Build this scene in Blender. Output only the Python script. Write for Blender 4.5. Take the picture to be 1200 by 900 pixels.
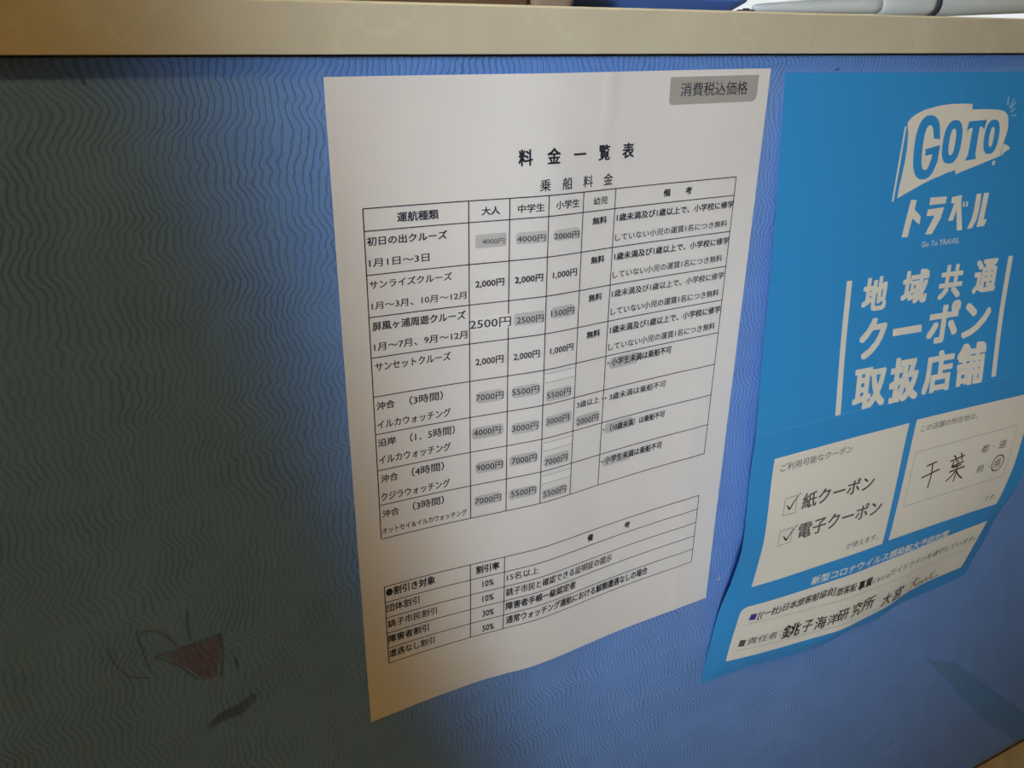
import bpy, bmesh, math, random
from mathutils import Vector, Matrix
random.seed(4)
R = math.radians
for o in list(bpy.data.objects): bpy.data.objects.remove(o)
scene = bpy.context.scene
col = scene.collection

# light and colour settings
DAY_LOC = (-2.05, -2.45, 1.45); DAY_AIM = (0.33, 0.0, 0.76); DAY_SX = 0.08; DAY_SY = 1.0; DAY_P = 1.6; DAY_SPREAD = 18; DAY_ROLL = 25
BLOCKER_B = -0.822; BLOCKER_T = -1.123
WARM_LOC = (-0.25, -1.15, 2.36); WARM_P = 24.0
SKY = 1.0
PANEL_RGB = (0.168, 0.335, 0.74); PANEL_RGB2 = (0.188, 0.36, 0.79); POSTER_RGB = (0.038, 0.315, 0.73)

# ------------------------------------------------------------------ camera
CAM_D, CAM_Z = 0.4395, 0.8977          # distance to the counter front, height above the floor
cam_d = bpy.data.cameras.new('camera'); cam = bpy.data.objects.new('camera', cam_d); col.objects.link(cam)
cam_d.sensor_width = 36.0; cam_d.lens = 993.35 * 36.0 / 1200.0; cam_d.clip_start = 0.01
Rd = (0.8824882774801049, -0.17211092142018503, 0.4377125444171175)     # the counter's run, as (image right, image down, depth)
Rw = (-0.015532948789990352, 0.9194685856907017, 0.39285652612498523)   # straight down
Rn = (-0.4700778328714877, -0.3534902434153162, 0.8087468611789682)     # into the counter
ax = lambda i, s: Vector((Rd[i] * s, Rn[i] * s, -Rw[i] * s))
xx, yy, zz = ax(0, 1), ax(1, -1), ax(2, -1)
cam.matrix_world = Matrix(((xx.x, yy.x, zz.x, 0), (xx.y, yy.y, zz.y, -CAM_D), (xx.z, yy.z, zz.z, CAM_Z), (0, 0, 0, 1)))
scene.camera = cam

# ------------------------------------------------------------------ sky, lights, exposure
scene.view_settings.view_transform = 'Standard'; scene.view_settings.look = 'None'
scene.view_settings.gamma = 1.0; scene.view_settings.use_curve_mapping = False
scene.view_settings.exposure = 0.0
world = bpy.data.worlds.new('overcast_sky'); scene.world = world; world.use_nodes = True
bg = world.node_tree.nodes['Background']; bg.inputs[0].default_value = (0.93, 0.97, 1.0, 1); bg.inputs[1].default_value = SKY

def area(name, loc, aim, sx, sy, power, colr, spread=180, roll=0):
    l = bpy.data.lights.new(name, 'AREA'); l.shape = 'RECTANGLE'; l.size = sx; l.size_y = sy
    l.energy = power; l.color = colr; l.spread = R(spread)
    o = bpy.data.objects.new(name, l); col.objects.link(o); o.location = loc
    o.rotation_euler = ((Vector(aim) - Vector(loc)).to_track_quat('-Z', 'Y') @ Matrix.Rotation(R(roll), 3, 'Z').to_quaternion()).to_euler()
    return o
# daylight through the window in the wall behind the photographer
area('window_daylight', DAY_LOC, DAY_AIM, DAY_SX, DAY_SY, DAY_P, (0.76, 0.88, 1.0), DAY_SPREAD, DAY_ROLL)
# warm bulb of the ceiling lamp
lamp_d = bpy.data.lights.new('lamp_bulb', 'POINT'); lamp_d.energy = WARM_P; lamp_d.color = (1.0, 0.64, 0.22); lamp_d.shadow_soft_size = 0.05
LAMP = WARM_LOC
lamp_o = bpy.data.objects.new('lamp_bulb', lamp_d); col.objects.link(lamp_o); lamp_o.location = LAMP

# ------------------------------------------------------------------ helpers
def link(name, me, parent=None, mats=()):
    o = bpy.data.objects.new(name, me); col.objects.link(o)
    for m in mats: me.materials.append(m)
    if parent: o.parent = parent
    return o
def tag(o, label, cat, group=None):
    o['label'] = label; o['category'] = cat
    if group: o['group'] = group
    return o
def empty(name, loc, label, cat, group=None):
    o = bpy.data.objects.new(name, None); col.objects.link(o); o.location = loc; o.empty_display_size = 0.03
    return tag(o, label, cat, group)
def local(o, parent):                                # keep world place while being a child
    o.parent = parent; o.matrix_parent_inverse = Matrix.Translation(parent.location).inverted(); return o
def box_bm(x0, x1, y0, y1, z0, z1, bev=0.0, seg=2, bm=None):
    b = bmesh.new()
    vs = [b.verts.new((x, y, z)) for x in (x0, x1) for y in (y0, y1) for z in (z0, z1)]
    for f in ((0, 1, 3, 2), (4, 6, 7, 5), (0, 4, 5, 1), (2, 3, 7, 6), (0, 2, 6, 4), (1, 5, 7, 3)): b.faces.new([vs[i] for i in f])
    bmesh.ops.recalc_face_normals(b, faces=b.faces)
    if bev: bmesh.ops.bevel(b, geom=list(b.edges), offset=bev, segments=seg, affect='EDGES', profile=0.5)
    if bm is None: return b
    me = bpy.data.meshes.new('tmp'); b.to_mesh(me); b.free(); bm.from_mesh(me); bpy.data.meshes.remove(me); return bm
def fin(name, bm, mats, parent=None, smooth=False):
    me = bpy.data.meshes.new(name); bm.to_mesh(me); bm.free()
    if smooth:
        for p in me.polygons: p.use_smooth = True
    o = link(name, me, None, mats if isinstance(mats, (list, tuple)) else [mats])
    if parent: local(o, parent)
    return o
def structure(name, bm, mats):
    o = fin(name, bm, mats); o['kind'] = 'structure'; return o

# ------------------------------------------------------------------ materials
def mat(name, rgb, rough=0.6, spec=0.5, metal=0.0):
    m = bpy.data.materials.new(name); m.use_nodes = True
    b = m.node_tree.nodes['Principled BSDF']
    b.inputs['Base Color'].default_value = (*rgb, 1); b.inputs['Roughness'].default_value = rough
    b.inputs['Specular IOR Level'].default_value = spec; b.inputs['Metallic'].default_value = metal
    return m
class NT:
    def __init__(s, m): s.m = m; s.t = m.node_tree; s.b = s.t.nodes['Principled BSDF']
    def n(s, kind, **kw):
        nd = s.t.nodes.new(kind)
        for k, v in kw.items():
            if k.startswith('i_'): nd.inputs[k[2:].replace('_', ' ')].default_value = v
            else: setattr(nd, k, v)
        return nd
    def l(s, a, b): s.t.links.new(a, b)
    def mix(s, fac, a, b, mode='MIX'):
        nd = s.n('ShaderNodeMix', data_type='RGBA', blend_type=mode)
        for sock, v in ((nd.inputs[0], fac), (nd.inputs[6], a), (nd.inputs[7], b)):
            if hasattr(v, 'is_linked'): s.l(v, sock)
            elif isinstance(v, tuple): sock.default_value = (*v, 1)
            else: sock.default_value = v
        return nd.outputs[2]
    def ramp(s, sock, stops):
        r = s.n('ShaderNodeValToRGB'); e = r.color_ramp.elements
        while len(e) < len(stops): e.new(0.5)
        for k, (p, c) in zip(e, stops): k.position = p; k.color = (c, c, c, 1) if not isinstance(c, tuple) else (*c, 1)
        s.l(sock, r.inputs[0]); return r.outputs[0]
    def math(s, op, a, b=0.0):
        nd = s.n('ShaderNodeMath', operation=op)
        for i, v in ((0, a), (1, b)):
            if hasattr(v, 'is_linked'): s.l(v, nd.inputs[i])
            else: nd.inputs[i].default_value = v
        return nd.outputs[0]
    def bump(s, h, strength, dist):
        nd = s.n('ShaderNodeBump'); nd.inputs['Strength'].default_value = strength; nd.inputs['Distance'].default_value = dist
        s.l(h, nd.inputs['Height']); s.l(nd.outputs[0], s.b.inputs['Normal'])

def noisy(name, a, b, scale, rough=0.6, stretch=(1, 1, 1), bump=0.0, spec=0.5):
    m = mat(name, a, rough, spec); t = NT(m)
    tc = t.n('ShaderNodeTexCoord'); mp = t.n('ShaderNodeMapping'); mp.inputs['Scale'].default_value = stretch
    nz = t.n('ShaderNodeTexNoise'); nz.inputs['Scale'].default_value = scale; nz.inputs['Detail'].default_value = 6
    t.l(tc.outputs['Object'], mp.inputs[0]); t.l(mp.outputs[0], nz.inputs['Vector'])
    f = t.ramp(nz.outputs['Fac'], [(0.3, 0.0), (0.7, 1.0)])
    t.l(t.mix(f, a, b), t.b.inputs['Base Color'])
    if bump: t.bump(nz.outputs['Fac'], bump, 0.002)
    return m

# wavy, combed blue wallpaper of the counter front
M_WALLPAPER = mat('combed_blue_wallpaper', PANEL_RGB, 0.5, 0.25)
t = NT(M_WALLPAPER)
tc = t.n('ShaderNodeTexCoord')
big = t.n('ShaderNodeTexNoise'); big.inputs['Scale'].default_value = 20.0; big.inputs['Detail'].default_value = 2.5; big.inputs['Roughness'].default_value = 0.5
mpb = t.n('ShaderNodeMapping'); mpb.inputs['Scale'].default_value = (0.4, 1, 1.5)
t.l(tc.outputs['Object'], mpb.inputs[0]); t.l(mpb.outputs[0], big.inputs['Vector'])
sx = t.n('ShaderNodeSeparateXYZ'); t.l(tc.outputs['Object'], sx.inputs[0])
warp = t.math('MULTIPLY', t.math('SUBTRACT', big.outputs['Fac'], 0.5), 0.042)
xw = t.math('ADD', sx.outputs['X'], warp)
fine = t.n('ShaderNodeTexNoise'); fine.inputs['Scale'].default_value = 130.0; fine.inputs['Detail'].default_value = 3
t.l(tc.outputs['Object'], fine.inputs['Vector'])
xw = t.math('ADD', xw, t.math('MULTIPLY', t.math('SUBTRACT', fine.outputs['Fac'], 0.5), 0.0035))
wave = t.math('SINE', t.math('MULTIPLY', xw, 2 * math.pi / 0.0037))
lines = t.ramp(t.math('ADD', t.math('MULTIPLY', wave, 0.5), 0.5), [(0.02, 0.0), (0.45, 1.0)])
patch = t.n('ShaderNodeTexNoise'); patch.inputs['Scale'].default_value = 28.0; patch.inputs['Detail'].default_value = 4
t.l(tc.outputs['Object'], patch.inputs['Vector'])
amt = t.ramp(patch.outputs['Fac'], [(0.35, 0.12), (0.65, 0.62)])
dark = t.math('MULTIPLY', t.math('SUBTRACT', 1.0, lines), amt)
cloud = t.n('ShaderNodeTexNoise'); cloud.inputs['Scale'].default_value = 6.0; cloud.inputs['Detail'].default_value = 5
t.l(tc.outputs['Object'], cloud.inputs['Vector'])
cf = t.ramp(cloud.outputs['Fac'], [(0.3, 0.0), (0.7, 1.0)])
base = t.mix(cf, PANEL_RGB, PANEL_RGB2)
gr = t.n('ShaderNodeTexNoise'); gr.inputs['Scale'].default_value = 420.0; gr.inputs['Detail'].default_value = 2
t.l(tc.outputs['Object'], gr.inputs['Vector'])
base = t.mix(t.math('MULTIPLY', gr.outputs['Fac'], 0.35), base, tuple(c * 0.62 for c in PANEL_RGB))
t.l(t.mix(dark, base, tuple(c * 0.42 for c in PANEL_RGB)), t.b.inputs['Base Color'])
t.bump(t.math('ADD', lines, t.math('MULTIPLY', gr.outputs['Fac'], 0.5)), 0.35, 0.0006)

# cream laminate of the counter edge with faint stone veins
M_LAMINATE = mat('cream_stone_laminate', (0.62, 0.57, 0.42), 0.32, 0.5)
t = NT(M_LAMINATE); tc = t.n('ShaderNodeTexCoord')
nz = t.n('ShaderNodeTexNoise'); nz.inputs['Scale'].default_value = 14; nz.inputs['Detail'].default_value = 6
t.l(tc.outputs['Object'], nz.inputs['Vector'])
v = t.math('ABSOLUTE', t.math('SUBTRACT', nz.outputs['Fac'], 0.5))
vein = t.ramp(v, [(0.0, 0.30), (0.02, 0.0)])
n2 = t.n('ShaderNodeTexNoise'); n2.inputs['Scale'].default_value = 22; n2.inputs['Detail'].default_value = 8
t.l(tc.outputs['Object'], n2.inputs['Vector'])
cc = t.mix(t.ramp(n2.outputs['Fac'], [(0.3, 0.0), (0.7, 1.0)]), (0.58, 0.535, 0.40), (0.64, 0.60, 0.455))
t.l(t.mix(vein, cc, (0.72, 0.69, 0.55)), t.b.inputs['Base Color'])

M_LIT_ARRIS = mat('painted_lit_arris', (0.86, 0.80, 0.58), 0.4, 0.5)  # paler tone paints the bright lit line along the top arris
M_PAPER = noisy('white_copy_paper', (0.80, 0.79, 0.775), (0.74, 0.73, 0.72), 9, 0.75, spec=0.2)
M_INK = mat('black_print', (0.022, 0.022, 0.035), 0.6, 0.2)
M_BROWNINK = mat('grey_print', (0.10, 0.09, 0.085), 0.6, 0.2)
M_THININK = mat('pale_grey_print', (0.28, 0.28, 0.29), 0.6, 0.2)
M_STICK = noisy('grey_price_sticker', (0.50, 0.50, 0.505), (0.57, 0.57, 0.575), 60, 0.7, spec=0.2)
M_LABEL = mat('grey_tax_label', (0.40, 0.395, 0.365), 0.7, 0.2)
M_SLIP = mat('white_correction_slip', (0.80, 0.80, 0.79), 0.7, 0.2)
M_POSTER = mat('blue_poster_print', POSTER_RGB, 0.38, 0.35)
M_CREAM = mat('cream_poster_print', (0.81, 0.79, 0.70), 0.45, 0.3)
M_FOLD = mat('worn_blue_fold', (0.14, 0.42, 0.72), 0.6, 0.3)
M_BLUESQ = mat('dark_blue_print', (0.05, 0.06, 0.28), 0.5, 0.3)
M_MARKER = mat('black_marker', (0.012, 0.011, 0.012), 0.45, 0.4)
M_BROWN = mat('brown_marker', (0.07, 0.045, 0.03), 0.5, 0.3)

def paint(name, rgb, alpha):
    m = mat(name, rgb, 0.6, 0.2); t = NT(m)
    nz = t.n('ShaderNodeTexNoise'); nz.inputs['Scale'].default_value = 160; nz.inputs['Detail'].default_value = 4
    tc = t.n('ShaderNodeTexCoord'); t.l(tc.outputs['Object'], nz.inputs['Vector'])
    t.l(t.ramp(nz.outputs['Fac'], [(0.3, alpha * 0.55), (0.7, alpha)]), t.b.inputs['Alpha'])
    return m
M_PINK = paint('faded_pink_paint', (0.27, 0.13, 0.27), 0.50)
M_OUTLINE = paint('faded_dark_paint', (0.02, 0.03, 0.06), 0.42)
M_TEAL = paint('thin_teal_paint', (0.11, 0.40, 0.58), 0.32)
M_RESIDUE = paint('white_tape_residue', (0.75, 0.80, 0.85), 0.8)

M_WALL = noisy('offwhite_plaster', (0.36, 0.33, 0.28), (0.40, 0.36, 0.31), 5, 0.8, bump=0.15)
M_CEIL = noisy('white_ceiling_board', (0.40, 0.38, 0.35), (0.44, 0.42, 0.39), 30, 0.85)
M_FLOOR = noisy('tan_vinyl_floor', (0.74, 0.60, 0.33), (0.60, 0.47, 0.24), 60, 0.5)
M_FRAME = mat('white_window_frame', (0.75, 0.75, 0.74), 0.4)
M_BASEB = noisy('dark_wood_baseboard', (0.10, 0.05, 0.025), (0.14, 0.075, 0.04), 20, 0.5, (1, 1, 8))
M_BOARD = noisy('plywood_carcass', (0.45, 0.33, 0.19), (0.38, 0.27, 0.15), 12, 0.6, (1, 1, 6))
M_WOOD = noisy('dark_brown_wood', (0.20, 0.12, 0.075), (0.13, 0.075, 0.045), 14, 0.45, (2, 12, 12))
M_TAUPE = noisy('taupe_wood', (0.34, 0.27, 0.21), (0.28, 0.21, 0.16), 18, 0.45, (2, 12, 12))
M_BLUEPL = mat('glossy_blue_plastic', (0.09, 0.23, 0.75), 0.3, 0.5)
M_POLE = mat('pale_grey_blue_plastic', (0.70, 0.79, 0.84), 0.28, 0.5)
M_RING = mat('dark_rubber_ring', (0.04, 0.045, 0.07), 0.5, 0.4)
M_GAP_SHADE = mat('dark_gap_shade', (0.05, 0.06, 0.09), 0.8, 0.1)  # dark joint colour that also carries the shade under the edge
M_GLASS = bpy.data.materials.new('window_glass'); M_GLASS.use_nodes = True
gt = M_GLASS.node_tree; gt.nodes.clear()
go = gt.nodes.new('ShaderNodeOutputMaterial'); gm = gt.nodes.new('ShaderNodeMixShader'); g1 = gt.nodes.new('ShaderNodeBsdfTransparent'); g2 = gt.nodes.new('ShaderNodeBsdfGlossy')
g2.inputs['Roughness'].default_value = 0.02; gm.inputs[0].default_value = 0.06
gt.links.new(g1.outputs[0], gm.inputs[1]); gt.links.new(g2.outputs[0], gm.inputs[2]); gt.links.new(gm.outputs[0], go.inputs[0])

# ------------------------------------------------------------------ the room
X0, X1, Y0, Y1, ZC = -2.4, 3.7, -2.6, 1.6, 2.5
structure('floor', box_bm(X0 - .1, X1 + .1, Y0 - .1, Y1 + .1, -.1, 0), M_FLOOR)
structure('ceiling', box_bm(X0 - .1, X1 + .1, Y0 - .1, Y1 + .1, ZC, ZC + .1), M_CEIL)
structure('wall_left', box_bm(X0 - .1, X0, Y0 - .1, Y1 + .1, 0, ZC), M_WALL)
structure('wall_right', box_bm(X1, X1 + .1, Y0 - .1, Y1 + .1, 0, ZC), M_WALL)
def wall_with_hole(name, y0, y1, hx0, hx1, hz0, hz1):
    b = bmesh.new()
    for q in ((X0, hx0, 0, ZC), (hx1, X1, 0, ZC), (hx0, hx1, 0, hz0), (hx0, hx1, hz1, ZC)): box_bm(q[0], q[1], y0, y1, q[2], q[3], bm=b)
    return structure(name, b, M_WALL)
def window(name, y0, y1, hx0, hx1, hz0, hz1, n):
    w = 0.05; b = bmesh.new(); ym = (y0 + y1) / 2
    for q in ((hx0, hx1, hz0, hz0 + w), (hx0, hx1, hz1 - w, hz1), (hx0, hx0 + w, hz0 + w, hz1 - w), (hx1 - w, hx1, hz0 + w, hz1 - w)): box_bm(q[0], q[1], ym - .03, ym + .03, q[2], q[3], .004, 1, bm=b)
    for x in n:
        box_bm(x - .02, x + .02, ym - .03, ym + .03, hz0 + w, hz1 - w, .004, 1, bm=b)
    o = structure(name, b, M_FRAME)
    g = fin('window_pane', box_bm(hx0 + w, hx1 - w, ym - .003, ym + .003, hz0 + w, hz1 - w), M_GLASS); g.parent = o
    return o
wall_with_hole('wall_back', Y1, Y1 + .1, 0.3, 3.6, 0.7, 1.5); window('window_1', Y1, Y1 + .1, 0.3, 3.6, 0.7, 1.5, (1.15,))
wall_with_hole('wall_front', Y0 - .1, Y0, DAY_LOC[0] - .22, DAY_LOC[0] + .22, DAY_LOC[2] - .75, DAY_LOC[2] + .75)
window('window_2', Y0 - .1, Y0, DAY_LOC[0] - .22, DAY_LOC[0] + .22, DAY_LOC[2] - .75, DAY_LOC[2] + .75, ())
# unseen blocker added to shape the light, its sloping edge keeps the daylight off the left of the counter
b = bmesh.new()
pa = [(X0, 0), (BLOCKER_B, 0), (BLOCKER_B, .688), (BLOCKER_T, 1.45), (BLOCKER_T - .2, ZC), (X0, ZC)]
fr = [b.verts.new((x, -1.255, z)) for x, z in pa]; bk = [b.verts.new((x, -1.205, z)) for x, z in pa]
b.faces.new(fr); b.faces.new(bk[::-1])
for i in range(len(pa)): b.faces.new((fr[i], bk[i], bk[(i + 1) % len(pa)], fr[(i + 1) % len(pa)]))
bmesh.ops.recalc_face_normals(b, faces=b.faces)
structure('wall_light_blocker', b, M_WALL)
structure('baseboard_left', box_bm(X0, X0 + .012, Y0, Y1, 0, .08, .003), M_BASEB)
structure('baseboard_right', box_bm(X1 - .012, X1, Y0, Y1, 0, .08, .003), M_BASEB)
# ceiling lamp that throws the warm light
lamp = empty('ceiling_lamp', (LAMP[0], LAMP[1], ZC), 'warm ceiling lamp on a short stem above the front of the counter', 'lamp')
def lathe(prof, n=40, axis='Z', origin=(0, 0, 0), caps=True):
    b = bmesh.new(); rings = []
    for (r, h) in prof:
        ring = []
        for k in range(n):
            a = 2 * math.pi * k / n; c, s = r * math.cos(a), r * math.sin(a)
            ring.append(b.verts.new((c + origin[0], s + origin[1], h + origin[2]) if axis == 'Z' else (h + origin[0], c + origin[1], s + origin[2])))
        rings.append(ring)
    for p, q in zip(rings, rings[1:]):
        for k in range(n): b.faces.new((p[k], p[(k + 1) % n], q[(k + 1) % n], q[k]))
    if caps: b.faces.new(rings[0][::-1]); b.faces.new(rings[-1])
    bmesh.ops.recalc_face_normals(b, faces=b.faces); return b
fin('ceiling_rose', lathe([(.05, ZC - .02), (.05, ZC - .004), (.045, ZC)], origin=(LAMP[0], LAMP[1], 0)), M_FRAME, lamp, True)
fin('lamp_shade', lathe([(.035, LAMP[2] + .10), (.11, LAMP[2] + .005), (.112, LAMP[2] + .003), (.032, LAMP[2] + .095)], origin=(LAMP[0], LAMP[1], 0), caps=False), M_FRAME, lamp, True)
fin('stem', lathe([(.008, LAMP[2] + .09), (.008, ZC - .015)], n=16, origin=(LAMP[0], LAMP[1], 0)), M_FRAME, lamp, True)

# ------------------------------------------------------------------ the counter
CX0, CX1, CY1 = -1.15, 2.15, 0.62
TOP = 0.9060; BAND0 = 0.8818; OV = 0.008
counter = empty('reception_counter', (0.45, 0.3, 0.0), 'long service counter with cream laminate edge and faded blue wavy wallpaper front', 'counter')
front = fin('front_panel', box_bm(CX0, CX1, 0, .018, 0.004, BAND0 - .0014), M_WALLPAPER, counter)
front['label'] = 'blue wavy-patterned front panel with faded painted marks'
SEAM = 0.4524
def edge_band(x0, x1, label):
    pr = [(-OV, BAND0), (-.0002, BAND0), (-.0002, TOP)] + [(-OV + .0012, TOP), (-OV, TOP - .0012)]
    bm = bmesh.new(); A = [bm.verts.new((x0, y, z)) for y, z in pr]; B = [bm.verts.new((x1, y, z)) for y, z in pr]
    bm.faces.new(A); bm.faces.new(B[::-1])
    for k in range(len(pr)): bm.faces.new((A[k], B[k], B[(k + 1) % len(pr)], A[(k + 1) % len(pr)]))
    bmesh.ops.recalc_face_normals(bm, faces=bm.faces)
    o = fin('edge_band', bm, M_LAMINATE, counter); o['label'] = label
    o.data.materials.append(M_LIT_ARRIS)
    for p in o.data.polygons:
        if p.normal.z > .3 and p.normal.y < -.3: p.material_index = 1  # the chamfer facet takes the painted highlight
edge_band(CX0 - .01, SEAM - .0005, 'cream laminate edge left of the thin vertical seam')
edge_band(SEAM + .0003, CX1 + .01, 'cream laminate edge right of the thin vertical seam')
fin('worktop', box_bm(CX0 - .01, CX1 + .01, -.0002, CY1, BAND0 + .0002, TOP, .0007, 2), M_LAMINATE, counter)
fin('joint_shade_strip', box_bm(CX0, CX1, -.0012, .016, BAND0 - .0014, BAND0 - .0002), M_GAP_SHADE, counter)['label'] = 'thin dark joint and painted shade line under the laminate edge'  # dark sealant joint, with the shade below the edge put into its colour
fin('side_panel', box_bm(CX0, CX0 + .018, .018, CY1 - .02, 0, BAND0), M_BOARD, counter)
fin('side_panel', box_bm(CX1 - .018, CX1, .018, CY1 - .02, 0, BAND0), M_BOARD, counter)
fin('inner_shelf', box_bm(CX0 + .018, CX1 - .018, .03, CY1 - .03, .42, .438), M_BOARD, counter)
fin('floor_strip', box_bm(CX0, CX1, -.002, .0, 0, .0035, .0008, 1), M_BASEB, counter)['label'] = 'dark brown joint where the front meets the floor'

# marks painted or left on the front panel (thin films of paint)
def seg_poly(pts, w):                                # a brush stroke as a closed outline around a polyline
    L, Rr = [], []; wl = w
    for i, p in enumerate(pts):
        if isinstance(wl, (list, tuple)):
            q = i / max(len(pts) - 1, 1) * (len(wl) - 1); j = min(int(q), len(wl) - 2); w = wl[j] + (wl[j + 1] - wl[j]) * (q - j)
        a = pts[max(i - 1, 0)]; b = pts[min(i + 1, len(pts) - 1)]
        dx, dy = b[0] - a[0], b[1] - a[1]; n = math.hypot(dx, dy) or 1
        ww = w
        L.append((p[0] - dy / n * ww / 2, p[1] + dx / n * ww / 2)); Rr.append((p[0] + dy / n * ww / 2, p[1] - dx / n * ww / 2))
    return L, Rr
def smooth(pts, k=6):
    out = []
    for i in range(len(pts) - 1):
        p0, p1, p2, p3 = pts[max(i - 1, 0)], pts[i], pts[i + 1], pts[min(i + 2, len(pts) - 1)]
        for j in range(k):
            s = j / k
            out.append(tuple(0.5 * ((2 * b) + (-a + c) * s + (2 * a - 5 * b + 4 * c - d) * s * s + (-a + 3 * b - 3 * c + d) * s ** 3) for a, b, c, d in zip(p0, p1, p2, p3)))
    return out + [pts[-1]]
def panel_strokes(strokes, name, m, y=-.0003):
    for pts, w in strokes:
        bm = bmesh.new(); pts = smooth(pts); L, Rr = seg_poly(pts, w)
        lv = [bm.verts.new((x, y, z)) for x, z in L]; rv = [bm.verts.new((x, y, z)) for x, z in Rr]
        for i in range(len(lv) - 1): bm.faces.new((lv[i], lv[i + 1], rv[i + 1], rv[i]))
        fin(name, bm, m, counter)
def panel_poly(pts, bm, y=-.0002):
    bm.faces.new([bm.verts.new((x, y, z)) for x, z in pts])
b = bmesh.new(); panel_poly([(0.0098, 0.5544), (.0262, .5566), (0.0416, 0.5566), (0.0395, 0.5400), (0.0368, 0.528), (0.0295, 0.5283), (0.0227, 0.5392)], b)
motif = fin('painted_motif', b, M_PINK, counter); motif['label'] = 'faded pink painted triangle low on the left of the front'
panel_strokes([([(0.0051, 0.5556), (.022, .5568), (0.0424, 0.5583)], .0016), ([(0.0424, 0.5583), (.0415, .541), (0.0393, 0.527)], .0020), ([(0.0051, 0.5556), (.0165, .5445), (0.0266, 0.5295)], .0016),
  ([(-0.0012, 0.5783), (-0.0015, 0.5697), (-0.0002, 0.5589), (0.0017, 0.5451)], .0013), ([(-0.0171, 0.5706), (-0.0158, 0.5587), (-0.0087, 0.5467), (0.0012, 0.542)], .0012),
  ([(0.0003, 0.5753), (0.0102, 0.5716), (0.0182, 0.5583)], .0018), ([(0.026, 0.5811), (0.0253, 0.5711), (0.0253, 0.5595)], .0016), ([(0.0485, 0.5384), (0.0495, 0.5284)], .002),
  ([(0.0271, 0.4911), (0.0374, 0.4966), (0.0473, 0.498), (0.0579, 0.505)], [.003, .008, .009, .004])], 'painted_stroke', M_OUTLINE)
b = bmesh.new(); panel_poly([(0.7688, 0.2513), (0.8302, 0.2207), (1.0246, 0.0592), (1.0483, 0.0062), (1.0296, 0.0060), (0.9225, 0.0948)], b)
fin('painted_stripe', b, M_TEAL, counter)['label'] = 'thin teal diagonal stripe near the floor'
panel_strokes([([(.4830, .8705), (.4862, .8714), (.4885, .8712)], [.0006, .002, .0006]), ([(.7340, .1365), (.7410, .1384), (.7480, .1415)], [.001, .004, .001]),
               ([(.6353, .3065), (.6353, .3010)], .0018), ([(.0193, .8720), (.0200, .8690)], .0014)], 'scuff_mark', M_OUTLINE)
panel_strokes([([(.4365, .4672), (.4395, .4668), (.4420, .4672)], [.001, .0016, .001]), ([(.4395, .4712), (.4398, .4662)], .0012), ([(.4440, .4700), (.4450, .4695)], .0012)], 'tape_residue', M_RESIDUE, -.0004)

# ------------------------------------------------------------------ curved sheets stuck to the front
def pchip(xs, ys, x):
    n = len(xs)
    if x <= xs[0]: return ys[0]
    if x >= xs[-1]: return ys[-1]
    i = max(k for k in range(n - 1) if xs[k] <= x)
    d = [(ys[k + 1] - ys[k]) / (xs[k + 1] - xs[k]) for k in range(n - 1)]
    def m(k):
        if k == 0: return d[0]
        if k == n - 1: return d[-1]
        return 0.0 if d[k - 1] * d[k] <= 0 else 2 * d[k - 1] * d[k] / (d[k - 1] + d[k])
    h = xs[i + 1] - xs[i]; t = (x - xs[i]) / h
    return (2 * t ** 3 - 3 * t * t + 1) * ys[i] + (t ** 3 - 2 * t * t + t) * h * m(i) + (-2 * t ** 3 + 3 * t * t) * ys[i + 1] + (t ** 3 - t * t) * h * m(i + 1)
A3U = [0, 16, 45, 78, 103, 130, 153, 178, 220, 278, 297]
A3V = [0, 60, 330, 420]
A3H = [[.6, .9, 1.5, 3.0, 5.0, 6.5, 5.5, 4, 2.2, 1.0, .6],
       [.6, .9, 2.0, 4.2, 6.6, 8.4, 7.0, 5, 2.8, 1.1, .6],
       [1.2, .9, 1.6, 4.0, 6.4, 8.2, 7.0, 5, 2.6, 1.1, .6],
       [2.6, 2.0, .8, .9, 3.0, 5.8, 5.2, 3.4, 1.4, 1.0, .8]]
def h_list(u, v):
    h = pchip(A3V, [pchip(A3U, r, u) for r in A3H], v)
    h += 0.9 * math.exp(-((u - 170 + .06 * v) / 3.0) ** 2) * max(0.0, 1 - v / 75.0)     # short crease running down from the top edge
    h += 0.35 * math.exp(-((u - 262) / 5.0) ** 2) * min(1, v / 300.0)
    return h
B3U = [0, 20, 60, 110, 150, 182, 215, 260, 300, 341, 364]
B3HU = [[.8] * 11,
        [12.5, 12.4, 12.3, 12.2, 12.3, 12.6, 12.8, 13, 13.4, 13.8, 14],
        [17, 17, 17, 17.2, 17.5, 18, 18.5, 19.5, 20.5, 21.5, 22],
        [22.3, 22.4, 22.6, 23, 23.8, 24.3, 25.5, 27.5, 29.3, 31.2, 32]]
B3HL = [B3HU[3],
        [22.6, 22.6, 22.7, 22.8, 23.6, 24, 25, 27, 29, 31, 32.5],
        [25.7, 25.2, 24, 24, 24.4, 24.6, 25.4, 27, 29, 30.5, 31],
        [20.4, 21.8, 23, 23.6, 24.3, 24.5, 24.6, 25, 25.8, 27, 28],
        [10, 15, 19, 21.5, 23, 22.3, 21.7, 20.4, 19.4, 19, 16.5],
        [5, 9, 15.5, 19.5, 22.5, 21, 19.5, 14, 11.5, 11, 9.4],
        [2.5, 6, 12, 17.6, 21.5, 19.5, 17, 9.3, 6.6, 6, 4],
        [1, 2, 4.2, 11, 12, 8, 9.5, 2.5, 2, 1.2, .8]]
def h_post(u, v):
    if v <= 257: return pchip([0, 120, 195, 257], [pchip(B3U, r, u) for r in B3HU], v)
    return pchip([257, 290, 350, 387, 430, 470, 494, 513], [pchip(B3U, r, u) for r in B3HL], v)

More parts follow.
